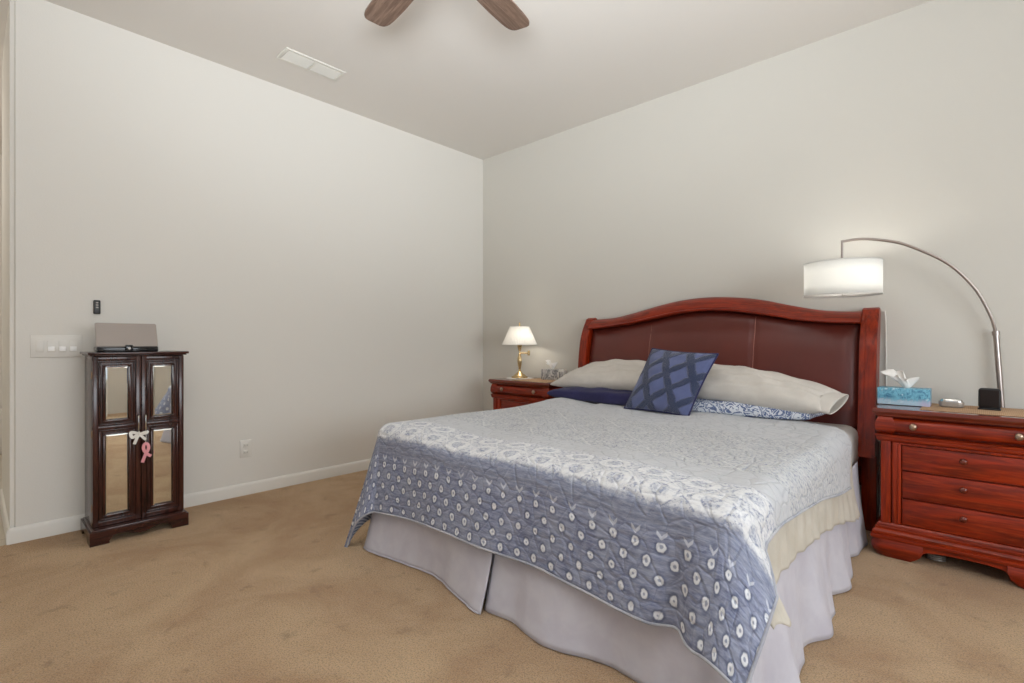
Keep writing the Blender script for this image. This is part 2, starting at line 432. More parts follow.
struct('wall_front', bm, 'wall')
struct('wall_hall', B(-7.6, -7.5, YF, YE + .7, 0, ZC), 'wall', 'far beige hall wall past the left wall end')
struct('wall_hall_side', B(-7.6, XL - 1.15, YE + .6, YE + .7, 0, ZC), 'wall')

def base_run(name, p0, p1, nrm, label):
    p0, p1, nrm = Vector((*p0, 0)), Vector((*p1, 0)), Vector((*nrm, 0))
    prof = [(0, 0), (.014, 0), (.014, .066), (.011, .078), (.005, .085), (0, .087)]
    bm = bmesh.new(); A = [bm.verts.new(p0 + nrm * a + Vector((0, 0, z))) for a, z in prof]; Z = [bm.verts.new(p1 + nrm * a + Vector((0, 0, z))) for a, z in prof]
    for i in range(len(prof)): bm.faces.new((A[i], A[(i + 1) % 6], Z[(i + 1) % 6], Z[i]))
    bm.faces.new(A); bm.faces.new(Z[::-1])
    struct(name, bm, 'trim', label)
base_run('baseboard_left', (XL, YE - .002), (XL, YB), (1, 0), 'white baseboard along the long left wall')
base_run('baseboard_back', (XL + .014, YB), (XR, YB), (0, -1), 'white baseboard under the headboard wall')
base_run('baseboard_end', (XL - 1.1, YE), (XL + .012, YE), (0, -1), 'short white baseboard returning round the wall end')
struct('trim_2', B(-7.5, -7.1, YF + .3, YE + .55, 0, .42, bev=.01), 'trim', 'white ledge low in the hall beyond the wall end')

hl = bpy.data.lights.new('hall_fill', 'POINT'); hl.energy = 30; hl.shadow_soft_size = .12; hl.color = (1, .95, .88)  # added fill light, no known lamp here; lifts the dark hall
ho = bpy.data.objects.new('hall_fill', hl); COL.objects.link(ho); ho.location = (-5.6, -1.0, 2.5)
# window frames (behind and right of the camera, seen only in the mirrors)
def window(name, axis, a0, a1, z0, z1, at):
    bm = bmesh.new(); t = .05
    def bb(p0, p1, q0, q1):
        if axis == 'x': box(bm, at + .02, at + .08, p0, p1, q0, q1)
        else: box(bm, p0, p1, at - .08, at - .02, q0, q1)
    bb(a0, a1, z0, z0 + t); bb(a0, a1, z1 - t, z1); bb(a0, a0 + t, z0 + t, z1 - t); bb(a1 - t, a1, z0 + t, z1 - t); mid = (a0 + a1) / 2; bb(mid - t / 2, mid + t / 2, z0 + t, z1 - t)
    struct(name, bm, 'trim')
window('window_1', 'x', -.6, 2.6, .85, 2.2, XR)
window('window_2', 'y', -1.8, 2.4, .5, 2.5, YF)

# ------------------------------------------------------------------ ceiling vent
t = thing('ceiling_vent', 'white rectangular air vent with two louvred halves in the ceiling', 'vent', (-3.445, 1.628, ZC))
bm = bmesh.new(); W, D = .215, .085
for a in ((-D, -D + .022, -W, W), (D - .022, D, -W, W), (-D + .022, D - .022, -W, -W + .022), (-D + .022, D - .022, W - .022, W)): box(bm, *a, -.009, 0, bev=.002)
link('vent_frame', bm, 'white_plastic', t)
link('divider', B(-D + .022, D - .022, -.007, .007, -.012, -.001, bev=.002), 'white_plastic', t)
link('vent_backing', B(-D + .022, D - .022, -W + .022, W - .022, -.002, -.0005), 'grey_plastic', t)
for s in (-1, 1):
    bm = bmesh.new()
    y0, y1 = (.010, W - .025) if s > 0 else (-W + .025, -.010)
    for k in range(9):
        x = -D + .030 + k * .0137
        extrude_poly(bm, [(x, -.010), (x + .0012, -.0112), (x + .0078, -.0045), (x + .0066, -.0033)], 'y', y0, y1)
    link('louver', bm, 'white_plastic', t)

# ------------------------------------------------------------------ ceiling fan
t = thing('ceiling_fan', 'ceiling fan with weathered brown wood blades above the room', 'ceiling fan', (-1.63, 1.313, 0))
bm = bmesh.new(); lathe(bm, [(.0, ZC), (.07, ZC), (.075, ZC - .03), (.05, ZC - .06), (.015, ZC - .07), (0, ZC - .07)]); link('canopy', bm, 'nickel', t)
bm = bmesh.new(); lathe(bm, [(.013, 2.85), (.013, ZC - .06)]); link('downrod', bm, 'nickel', t)
bm = bmesh.new(); lathe(bm, [(0, 2.87), (.05, 2.87), (.10, 2.84), (.11, 2.79), (.10, 2.74), (.06, 2.71), (0, 2.70)]); link('motor_housing', bm, 'nickel', t)
for k in range(5):
    ang = R_(100.5 + 72 * k)
    bm = bmesh.new(); L = bm.loops.layers.uv.verify()
    prof = [(.13, .045), (.18, .058), (.3, .070), (.45, .074), (.56, .071), (.60, .067), (.622, .061), (.636, .052), (.643, .042), (.646, .030)]
    top, bot = [], []
    for zz, arr in ((2.756, top), (2.748, bot)):
        for x, hw in prof: arr.append([bm.verts.new((x, s * hw, zz + s * hw * .06)) for s in (-1, -.5, 0, .5, 1)])
    for arr in (top, bot):
        for a, b in zip(arr, arr[1:]):
            for i in range(4): bm.faces.new((a[i], a[i + 1], b[i + 1], b[i]))
    edge = lambda arr: [r[0] for r in arr] + arr[-1][1:4] + [r[-1] for r in arr[::-1]] + arr[0][1:4][::-1]
    et, eb = edge(top), edge(bot); n = len(et)
    for i in range(n): bm.faces.new((et[i], et[(i + 1) % n], eb[(i + 1) % n], eb[i]))
    bmesh.ops.recalc_face_normals(bm, faces=bm.faces)
    for f in bm.faces:
        for lp in f.loops: lp[L].uv = (lp.vert.co.x + k * 3.1, lp.vert.co.y)
    bmesh.ops.rotate(bm, cent=(0, 0, 0), matrix=Matrix.Rotation(ang, 3, 'Z'), verts=bm.verts)
    bl = link('fan_blade', bm, 'fanwood', t)
    bm = B(.08, .19, -.022, .022, 2.757, 2.763, bev=.002); bmesh.ops.rotate(bm, cent=(0, 0, 0), matrix=Matrix.Rotation(ang, 3, 'Z'), verts=bm.verts)
    link('blade_iron', bm, 'nickel', bl)

# ------------------------------------------------------------------ wall plates and remote
t = thing('light_switch', 'white wall plate with four rocker switches left of the narrow cabinet', 'light switch', (XL, .329, 1.09))
link('cover_plate', B(0, .006, -.112, .112, -.064, .064, bev=.003), 'plate', t)
for k in range(4):
    y = -.072 + k * .048
    rk = link('switch_rocker', B(.005, .009, y - .0165, y + .0165, -.033, .033, bev=.0015), 'plate', t)
    if k: rk['label'] = 'rocker with bright lower half'; link('lower_rocker', B(.007, .0125, y - .0145, y + .0145, -.030, -.002, bev=.0015), 'bright_white', rk)
bm = bmesh.new(); box(bm, 0, .016, -.017, .017, -.042, .042, bev=.006, seg=3)
t = thing('remote_control', 'small dark remote control mounted on the wall above the switches', 'remote control', (XL, .509, 1.325))
link('remote_body', bm, 'black', t)
bm = bmesh.new()
for z in (.026, .012, -.002): box(bm, .0155, .018, -.006, .006, z - .004, z + .004, bev=.001)
link('button', bm, 'grey_plastic', t)
t = thing('wall_outlet', 'white duplex outlet low on the wall right of the narrow cabinet', 'outlet', (XL, 1.352, .336))
link('cover_plate', B(0, .006, -.040, .040, -.063, .063, bev=.003), 'plate', t)
for z in (-.025, .025):
    s_ = link('receptacle', B(.005, .0085, -.017, .017, z - .015, z + .015, bev=.003), 'white_plastic', t)
    bm = bmesh.new(); box(bm, .008, .0089, -.009, -.006, z - .006, z + .006); box(bm, .008, .0089, .006, .009, z - .006, z + .006); link('slot', bm, 'shade_gap', s_)

# ------------------------------------------------------------------ narrow mirrored cabinet (jewellery armoire)
AX0, AX1, AY0, AY1 = -3.86, -3.60, .447, .882          # carcass, doors in front to x = -3.58
t = thing('jewelry_armoire', 'narrow dark brown cabinet with mirrored double doors against the left wall', 'cabinet', (0, 0, 0))
link('carcass', B(AX0, AX1, AY0, AY1, .07, 1.035, bev=.002), 'espresso', t)
bm = bmesh.new()
for o, z0, z1 in ((.012, 1.035, 1.043), (.022, 1.043, 1.057)): box(bm, AX0 - .01, AX1 + .02 + o, AY0 - o, AY1 + o, z0, z1, bev=.003)
link('cabinet_top', bm, 'espresso_x', t)
bm = bmesh.new()
a0, a1 = AY0 - .018, AY1 + .012
arc = [(a0, 0), (a0, .075), (a1, .075), (a1, 0)]
n = 40; low = []
for i in range(n + 1):
    u = i / n; y = a1 - .085 + (a0 + .085 - a1 + .085) * u
    s = abs(u - .5) * 2
    z = .032 - .012 * math.cos(s * PI * 1.0) if s < .8 else .032 + .012 * (1 - 0) * math.cos((s - .8) / .2 * PI / 2) ** 1
    z = .020 + .022 * (1 - math.cos(min(s / .62, 1) * PI)) / 2 if s < .8 else .042 - .030 * ((s - .8) / .2) ** 2
    low.append((y, z))
extrude_poly(bm, arc + [(a1 - .085, 0)] + low + [(a0 + .085, 0)], 'x', AX1 + .054, AX1 + .074, bev=.002)
for y in (a0, a1 - .02): extrude_poly(bm, [(AX0 - .01, 0), (AX0 - .01, .075), (AX1 + .058, .075), (AX1 + .058, 0), (AX1 - .02, 0), (AX1 - .05, .03), (AX0 + .08, .03), (AX0 + .05, 0)], 'y', y, y + .02, bev=.001)
box(bm, AX0, AX1 + .066, a0 + .008, a1 - .008, .066, .083, bev=.004)
link('plinth', bm, 'espresso_x', t)
ymid = .668
for s, (y0, y1) in enumerate(((AY0 + .001, ymid - .0015), (ymid + .0015, AY1 - .001))):
    bm = bmesh.new(); X0, X1 = AX1 + .001, AX1 + .016
    zr = [(.086, .112), (.625, .642), (1.008, 1.032)]
    for z0, z1 in zr: box(bm, X0, X1 + .004, y0, y1, z0, z1, bev=.002)
    for yy in ((y0, y0 + .024), (y1 - .024, y1)): box(bm, X0, X1 + .0045, *yy, .0857, 1.0323, bev=.002)
    d = link('door', bm, 'espresso', t)
    for j, (z0, z1) in enumerate(((.112, .625), (.642, 1.008))):
        yc0, yc1 = y0 + .024, y1 - .024
        p = link('panel', B(X0, X0 + .006, yc0, yc1, z0, z1), 'espresso', d)
        bm = bmesh.new()
        iy0, iy1, iz0, iz1 = yc0 + .030, yc1 - .030, z0 + .030, z1 - .030
        def frame(bm, y0, y1, z0, z1, wd, x0, x1, bev):
            box(bm, x0, x1, y0, y1, z0, z0 + wd, bev=bev); box(bm, x0, x1, y0, y1, z1 - wd, z1, bev=bev)
            box(bm, x0, x1, y0, y0 + wd, z0 + wd, z1 - wd, bev=bev); box(bm, x0, x1, y1 - wd, y1, z0 + wd, z1 - wd, bev=bev)
        frame(bm, yc0 + .003, yc1 - .003, z0 + .003, z1 - .003, .009, X0 + .004, X0 + .014, .003)
        frame(bm, yc0 + .020, yc1 - .020, z0 + .020, z1 - .020, .012, X0 + .004, X0 + .018, .004)
        link('door_moulding', bm, 'espresso', d)
        bm = bmesh.new()
        A = [(X0 + .007, iy0, iz0), (X0 + .007, iy1, iz0), (X0 + .007, iy1, iz1), (X0 + .007, iy0, iz1)]
        e = .011; Bq = [(X0 + .011, iy0 + e, iz0 + e), (X0 + .011, iy1 - e, iz0 + e), (X0 + .011, iy1 - e, iz1 - e), (X0 + .011, iy0 + e, iz1 - e)]
        A = [bm.verts.new(q) for q in A]; Bq = [bm.verts.new(q) for q in Bq]
        for i in range(4): bm.faces.new((A[i], A[(i + 1) % 4], Bq[(i + 1) % 4], Bq[i]))
        bm.faces.new(Bq); link('mirror', bm, 'mirror', d, smooth=0)
    yh = ymid + (.017 if s else -.017)
    bm = bmesh.new(); tube(bm, spline([(X1 + .004, yh, .690), (X1 + .024, yh, .684), (X1 + .031, yh, .655), (X1 + .030, yh, .630), (X1 + .024, yh, .598), (X1 + .004, yh, .590)], 5), .0042, 8)
    link('handle', bm, 'silver', d)
for z in (.19, .60, .93): link('hinge', B(AX1 - .012, AX1 + .004, AY0 - .003, AY0 + .004, z - .02, z + .02, bev=.001), 'hinge', t)

# speaker dock on top
SZ = 1.0575
t = thing('speaker_dock', 'wide grey speaker dock with black base on top of the narrow cabinet', 'speaker', (0, 0, 0))
bm = bmesh.new(); L0 = []
for z, y0, y1, x0, x1 in ((SZ + .028, .467, .757, -3.72, -3.605), (SZ + .166, .466, .758, -3.745, -3.665)):
    L0.append([bm.verts.new(p) for p in ((x1, y0, z), (x1, y1, z), (x0, y1 - .02, z), (x0, y0 + .02, z))])
for i in range(4): bm.faces.new((L0[0][i], L0[0][(i + 1) % 4], L0[1][(i + 1) % 4], L0[1][i]))
bm.faces.new(L0[0][::-1]); bm.faces.new(L0[1]); bmesh.ops.bevel(bm, geom=bm.edges[:], offset=.004, segments=2, affect='EDGES')
link('speaker_grille', bm, 'grille', t)
link('dock_base', B(-3.725, -3.60, .470, .756, SZ, SZ + .030, bev=.006), 'blackgloss', t)
pd = link('dock_cradle', B(-3.605, -3.585, .595, .630, SZ + .004, SZ + .040, bev=.004), 'blackgloss', t)
bm = bmesh.new(); lathe(bm, [(0, 0), (.007, 0), (.007, .003), (0, .003)], seg=16); bmesh.ops.rotate(bm, matrix=Matrix.Rotation(R_(90), 3, 'Y'), verts=bm.verts); bmesh.ops.translate(bm, vec=(-3.586, .6125, SZ + .020), verts=bm.verts)
link('dock_button', bm, 'grey_plastic', pd)

# ribbons hanging from the handles
def ribbon(bm, pts, wd, th=.0012, wdir=(0, 1, 0)):
    P = spline(pts, 6); wdir = Vector(wdir); rows = []
    for i, p in enumerate(P):
        tan = (P[min(i + 1, len(P) - 1)] - P[max(i - 1, 0)]).normalized()
        side = tan.cross(Vector((1, 0, 0)));  side = side.normalized() if side.length > .1 else wdir
        nn = Vector((1, 0, 0)) * th
        rows.append([bm.verts.new(p + side * wd / 2 + nn), bm.verts.new(p - side * wd / 2 + nn), bm.verts.new(p - side * wd / 2 - nn), bm.verts.new(p + side * wd / 2 - nn)])
    for a, b in zip(rows, rows[1:]):
        for i in range(4): bm.faces.new((a[i], a[(i + 1) % 4], b[(i + 1) % 4], b[i]))
    bm.faces.new(rows[0][::-1]); bm.faces.new(rows[-1])
hx = AX1 + .052
t = thing('ribbon_bow', 'small white ribbon bow tied to the left cabinet door handle', 'ribbon', (0, 0, 0))
bm = bmesh.new(); yb, zb = .652, .583
ribbon(bm, [(hx, yb, zb), (hx + .006, yb - .018, zb + .010), (hx + .004, yb - .040, zb + .014), (hx + .008, yb - .034, zb - .014), (hx + .003, yb - .010, zb - .004), (hx, yb, zb)], .016)
ribbon(bm, [(hx, yb, zb), (hx + .006, yb + .018, zb + .006), (hx + .004, yb + .038, zb + .010), (hx + .008, yb + .030, zb + .002), (hx, yb, zb)], .014)
link('bow_loops', bm, 'satin', t)
bm = bmesh.new()
ribbon(bm, [(hx, yb, zb), (hx + .004, yb - .012, zb - .022), (hx + .002, yb - .024, zb - .055)], .015)
ribbon(bm, [(hx, yb, zb), (hx + .004, yb + .014, zb - .016), (hx + .002, yb + .030, zb - .036)], .014)
link('bow_tail', bm, 'satin', t)
bm = bmesh.new(); tube(bm, [(AX1 + .050, yb, .60), (hx, yb, zb + .004)], .0025, 6); bmesh.ops.create_uvsphere(bm, u_segments=10, v_segments=8, radius=.007, matrix=Matrix.Translation((hx, yb, zb))); link('knot', bm, 'satin', t)
t = thing('awareness_ribbon', 'pink looped ribbon ornament hanging from the right cabinet door handle', 'ribbon', (0, 0, 0))
bm = bmesh.new(); yp, zp = .682, .525
ribbon(bm, [(hx + .004, yp - .016, zp - .108), (hx + .006, yp - .004, zp - .07), (hx + .006, yp + .013, zp - .030), (hx + .004, yp + .008, zp - .004), (hx + .003, yp - .006, zp - .004), (hx + .002, yp - .010, zp - .030), (hx + .002, yp + .004, zp - .058), (hx + .002, yp + .026, zp - .078)], .016)
link('ribbon_loop', bm, 'pink', t)
bm = bmesh.new(); tube(bm, [(AX1 + .050, .685, .598), (hx + .002, .684, .56), (hx + .003, yp, zp - .004)], .0014, 6); link('hanging_cord', bm, 'satin', t)

# ------------------------------------------------------------------ bed: sleigh headboard, box spring, mattress
t = thing('bed', 'king bed with arched cherry wood headboard and brown leather panel', 'bed', (0, 0, 0))
BL, BR = -2.532, -.437
front = dense([(0.43, 3.468), (.47, 3.479), (.61, 3.510), (.78, 3.532), (.95, 3.550), (1.10, 3.572), (1.20, 3.605), (1.27, 3.645), (1.312, 3.672)])
fy = lambda z: interp(front, z)
for x0, x1 in ((BL, BL + .086), (BR - .086, BR)):
    bm = bmesh.new()
    zs = [.455 + i * (1.310 - .455) / 30 for i in range(31)]
    pts = [(fy(z), z) for z in zs] + [(3.700, 1.322), (3.722, 1.312), (3.726, 1.285)] + [(min(fy(z) + .125, 3.722), z) for z in zs[::-1] if z < 1.26]
    extrude_poly(bm, pts, 'x', x0, x1, bev=.004)
    p = link('headboard_post', bm, 'cherry_z', t)
    bm = bmesh.new(); inner = x1 - .030 if x0 < -2 else x0 + .002
    pts = [(fy(z) - .009, z) for z in zs[1:-1]] + [(fy(z) + .03, z) for z in zs[1:-1][::-1]]
    extrude_poly(bm, pts, 'x', inner, inner + .028, bev=.004)
    link('post_bead', bm, 'cherry_z', p)
    lg = link('leg', B(x0 + .006, x1 - .006, 3.60, 3.70, 0, .62, bev=.004), 'cherry_z', t)
top = dense([(BL, 1.306), (-2.43, 1.306), (-2.245, 1.316), (-2.059, 1.350), (-1.858, 1.395), (-1.671, 1.428), (-1.465, 1.441), (-1.259, 1.428), (-1.086, 1.400), (-.90, 1.352), (-.735, 1.316), (-.596, 1.303), (-.50, 1.303), (BR, 1.303)])
bot = dense([(BL, 1.218), (-2.428, 1.219), (-2.095, 1.250), (-1.858, 1.289), (-1.671, 1.321), (-1.465, 1.336), (-1.259, 1.323), (-1.043, 1.289), (-.860, 1.252), (-.68, 1.231), (-.513, 1.224), (BR, 1.224)])
# arched rail: rounded cross-section swept along the arch
bm = bmesh.new(); xs = [BL + .083 + (BR - BL - .166) * i / 70 for i in range(71)]
rows = []
for x in xs:
    a, b = interp(bot, x), interp(top, x); h = b - a; d = h * .0
    sec = [(3.585, a), (3.572, a + .006), (3.572, a + h * .14), (3.585, a + h * .18), (3.592, a + h * .35), (3.612, a + h * .62), (3.640, a + h * .84), (3.662, b - .004), (3.680, b), (3.705, b - .004), (3.715, a + h * .7), (3.70, a)]
    k = max(0, (a - 1.22)) * .25
    rows.append([bm.verts.new((x, y + 0 * k, z)) for y, z in sec])
for a, b in zip(rows, rows[1:]):
    for i in range(12): bm.faces.new((a[i], a[(i + 1) % 12], b[(i + 1) % 12], b[i]))
bm.faces.new(rows[0][::-1]); bm.faces.new(rows[-1])
link('top_rail', bm, 'cherry', t, smooth=50)
# leather panel
bm = bmesh.new(); nx, nz = 90, 30; X0, X1 = BL + .084, BR - .084
def puff(d, r): return 0 if d <= 0 else (1 - (1 - min(d / r, 1)) ** 2.2)
grid = []
for j in range(nz + 1):
    row = []
    for i in range(nx + 1):
        u = i / nx; x = X0 + (X1 - X0) * u; zt = interp(bot, x) + .003; v = j / nz; v = v ** 1.0; z = .60 + (zt - .60) * v
        de = min(x - X0, X1 - x, zt - z)
        sx = min(abs(x + 1.884), abs(x + 1.118))
        bul = .030 * puff(de, .10) - .006 * math.exp(-(sx / .012) ** 2)
        row.append((x, min(fy(z), 3.60) + .048 - bul + (.0 if z < 1.2 else 0), z))
    grid.append(row)
sheet(bm, grid)
lp = link('leather_panel', bm, 'leather', t, 180); solidify(lp, .02, 1)
for xs_ in (-1.884, -1.118):
    bm = bmesh.new(); pts = []
    for j in range(25):
        zt = interp(bot, xs_) - .015; z = .62 + (zt - .62) * j / 24
        pts.append((xs_, min(fy(z), 3.60) + .048 - .030 * puff(zt + .015 - z, .10) + .0045, z))
    tube(bm, pts, .0025, 6); link('seam', bm, 'seam', lp)
link('back_panel', B(BL + .08, BR - .08, 3.66, 3.70, .25, 1.215), 'cherry', t)
link('side_rail', B(BL + .10, BL + .13, 1.60, 3.61, .2, .32, bev=.003), 'cherry', t)
link('side_rail', B(BR - .13, BR - .10, 1.60, 3.61, .2, .32, bev=.003), 'cherry', t)
link('box_spring', B(-2.40, -.53, 1.56, 3.56, .16, .38, bev=.03), 'mattress', t)
link('mattress', B(-2.415, -.515, 1.535, 3.56, .385, .625, bev=.06, seg=4), 'mattress', t)
for x in (-2.3, -1.47, -.65):
    for y in (1.7, 2.6): link('bed_frame_foot', B(x - .02, x + .02, y - .02, y + .02, 0, .165), 'black', t)

# ------------------------------------------------------------------ draped bedding
MX0, MX1, MY0 = -2.425, -.475, 1.475; ZT = .648; RR = .085      # outer faces of the drape, top height, edge radius
def smooth(a, b, x):
    q = max(0, min(1, (x - a) / (b - a))); return q * q * (3 - 2 * q)
def drape(x, y, inset=0, flare=.30, seed=0, zt=ZT):
    """x, y: flat cloth coordinates; the part beyond the mattress edge hangs"""
    r = RR; x0, x1, y0 = MX0 + r, MX1 - r, MY0 + r
    a = x - x1 if x > x1 else (x0 - x if x < x0 else 0); sx = 1 if x > x1 else -1
    b = y0 - y if y < y0 else 0
    d = math.hypot(a, b)
    bx = min(max(x, x0), x1); by = max(y, y0)
    puffz = .006 * math.sin(x * 5.1 + seed) * math.sin(y * 4.3 + 1) + .004 * math.sin(x * 11 + y * 7) + .022 * smooth(2.70, 3.02, y) * (1 if x > -2 else .3) + .024 * (1 - smooth(-2.32, -1.85, x))
    rr = r - inset
    if d < 1e-6: return (bx, by, zt - inset + puffz)
    ca, cb = a / d, b / d
    q = r * PI / 2
    if d < q: h, v = rr * math.sin(d / r), rr * (1 - math.cos(d / r))
    else:
        rest = d - q
        corner = min(1, 2 * ca * cb) ** .8 if a > 0 and b > 0 else 0
        # long soft folds away from the corners
        along = (x * 1 if b > a else y)
        wav = (.5 + .5 * math.sin(along * 7.3 + seed)) * .07 + (.5 + .5 * math.sin(along * 17 + 2 * seed)) * .025
        crease = 0
        k = (.04 if sx > 0 or b > a else .065) + wav * (1 - corner) + flare * corner
        if b > 0 and sx > 0 or y < y0 and x > -.9: k += .30 * smooth(-.68, -.56, x) * (1 - corner) * (b > 0)
        if a > 0 and sx > 0: k += .25 * (1 - smooth(1.45, 1.75, y)) * (1 - corner) * (b == 0)
        h, v = rr + rest * k, rr + rest * math.sqrt(max(.05, 1 - k * k))
    return (bx + sx * ca * h, by - cb * h, zt - inset - v + puffz * max(0, 1 - max(0, d - q) / .5) if x < -1.7 else zt - inset - v + puffz * max(0, 1 - d / q))
def quilt_foot(x):          # flat overhang at the foot, measured from the inset edge
    return interp([(-3.2, .52), (-2.5, .50), (-2.2, .47), (-1.9, .44), (-1.2, .435), (-.9, .455), (-.3, .46)], x)
QX0, QX1 = MX0 + RR - .57, MX1 - RR + .175
def head_y(x): return interp([(-3, 3.08), (-1.2, 3.10), (-.7, 3.15), (-.5, 3.10), (-.3, 2.92)], x)
nx, ny = 240, 220; grid = []; uvs = []
for j in range(ny + 1):
    row, ur = [], []
    for i in range(nx + 1):
        u = i / nx
        v = j / ny
        # right overhang varies along the length
        yf0 = MY0 + RR - quilt_foot(-1.4); yy = yf0 + (3.1 - yf0) * v
        qr = interp([(1.0, .22), (1.3, .26), (1.5, .275), (1.58, .225), (1.66, .18), (1.85, .17), (2.1, .19), (2.46, .22), (2.9, .275), (3.2, .30)], yy)
        xr = MX1 - RR + qr; x = QX0 + (xr - QX0) * u
        y0 = MY0 + RR - quilt_foot(x); y1 = head_y(x); y = y0 + (y1 - y0) * v
        fl = .50 if x > -1.5 else .24
        p = drape(x, y, 0, fl, 1.0)
        if MY0 + RR - y > .1 and -.80 < p[0]:                    # inward crease left of the right corner lobe
            rest = (MY0 + RR - y - .1)
            p = (p[0], p[1] + rest * .09 * math.exp(-((x + .69) / .04) ** 2), p[2])
        row.append(p); ur.append((x, y - y0))
    grid.append(row); uvs.append(ur)
bm = bmesh.new(); sheet(bm, grid, uvs)
q = link('quilt', bm, ['quilt', 'quilt_back'], None, 180, uv=True)
solidify(q, .010, -1, 1, 0)
tag(q, 'blue and white patterned quilt spread over the bed', 'quilt')
def edge_tube(name, pts, r, mat, parent, flat=None):
    bm = bmesh.new(); tube(bm, pts, r, 8, flat=flat); return link(name, bm, mat, parent, 180)
hem = [grid[j][0] for j in range(ny, 0, -3)] + [grid[0][i] for i in range(0, nx, 2)] + [grid[j][nx] for j in range(0, ny + 1, 3)]
hem = [(p[0], p[1], p[2] - .002) for p in hem]
edge_tube('hem_binding', hem, .005, 'binding', q)

# cream sheet hanging on the right
nx, ny = 40, 200; grid = []
for j in range(ny + 1):
    v = j / ny; y = 1.34 + (3.12 - 1.34) * v; row = []
    ov = interp([(1.2, .30), (1.36, .31), (1.45, .36), (1.7, .32), (2.2, .345), (2.63, .395), (3.03, .475), (3.2, .48)], y) + .004 * math.sin(y * 31)
    qh = interp([(1.0, .22), (1.3, .26), (1.5, .275), (1.66, .18), (1.85, .17), (2.1, .19), (2.46, .22), (2.9, .275), (3.2, .30)], y)
    for i in range(nx + 1):
        u = i / nx; x = MX1 - RR - .06 + (ov + .06) * u
        p = drape(x, y, .016, .50, 1.0)
        k = max(0, x - (MX1 - RR) - qh - .01)
        out = .05 * k * (1 + math.sin(y * 9 + .4)) + .10 * k * smooth(2.9, 3.12, y)
        row.append((p[0] + out + .003 * math.sin(y * 55 + x * 20) * (k > 0), p[1], p[2]))
    grid.append(row)
bm = bmesh.new(); sheet(bm, grid); s_ = link('bed_sheet', bm, 'cream', None, 180); solidify(s_, .003, -1)
tag(s_, 'cream bed sheet hanging below the quilt on the right side of the bed', 'sheet')

# white bed skirt: ruffled panels round foot and sides, each panel a part of one skirt
t = thing('bed_skirt', 'white gathered bed skirt hanging to the carpet around the bed', 'bed skirt', (0, 0, 0))
def skirt(path, ztop, folds, seed, hemf=lambda s: .006, lift=1.0):
    """path: list of (x,y); folds(s)->outward amount at the hem"""
    P = spline([(*p, 0) for p in path], 12); Ls = [0]
    for a, b in zip(P, P[1:]): Ls.append(Ls[-1] + (b - a).length)
    n = int(Ls[-1] / .012); grid = []; nz = 22
    pts = []
    for i in range(n + 1):
        s = Ls[-1] * i / n; k = max(j for j in range(len(Ls)) if Ls[j] <= s + 1e-9); k = min(k, len(P) - 2)
        f = (s - Ls[k]) / max(1e-6, Ls[k + 1] - Ls[k]); p = P[k].lerp(P[k + 1], f); tn = (P[k + 1] - P[k]).normalized(); pts.append((s, p, Vector((tn.y, -tn.x, 0))))
    for j in range(nz + 1):
        v = j / nz; row = []
        for s, p, nn in pts:
            o = folds(s) * (v ** 1.5); z = ztop + (hemf(s) - ztop) * v
            row.append(tuple(p + nn * (o + .0015 * math.sin(s * 60 + seed) * v) + Vector((0, 0, z))))
        grid.append(row)
    bm = bmesh.new(); sheet(bm, grid); o = link('skirt_panel', bm, 'skirt', t, 180); solidify(o, .003, -1)
    hm = [grid[-1][i] for i in range(0, len(grid[-1]), 2)]
    edge_tube('skirt_hem', [(p[0], p[1], p[2] + .001) for p in hm], .003, 'skirt', o)
# foot, left of the centre split (outward = -y when walking +x)
skirt([(-2.425, 1.60), (-2.420, 1.53), (-2.39, 1.505), (-2.1, 1.500), (-1.8, 1.500), (-1.488, 1.500)], .40,
      lambda s: .042 + .030 * math.sin(s * 7.5 + .5) + .005 * math.sin(s * 17) + .03 * smooth(.85, 1.02, s), 0)
skirt([(-1.500, 1.520), (-1.2, 1.505), (-.9, 1.500), (-.62, 1.500), (-.52, 1.50), (-.485, 1.52)], .40,
      lambda s: .045 + .034 * math.sin(s * 9.0 - 1.0) + .006 * math.sin(s * 19 + 1) + .05 * (1 - smooth(0, .16, s)), 1)
skirt([(-.56, 1.525), (-.51, 1.52), (-.492, 1.55), (-.488, 1.65), (-.490, 2.05), (-.492, 2.5), (-.495, 3.0), (-.50, 3.35)], .45,
      lambda s: .03 * smooth(0, .1, s) + .020 + .026 * math.sin(s * 12.5 - 2.2) + .012 * math.sin(s * 27 + .5) - .030 * smooth(1.0, 1.7, s), 2)
skirt([(-1.60, 1.522), (-1.50, 1.525), (-1.42, 1.522)], .40, lambda s: .01, 5)
skirt([(-2.44, 3.35), (-2.44, 2.8), (-2.44, 2.2), (-2.430, 1.60)], .45, lambda s: .03 + .025 * math.sin(s * 11), 3)
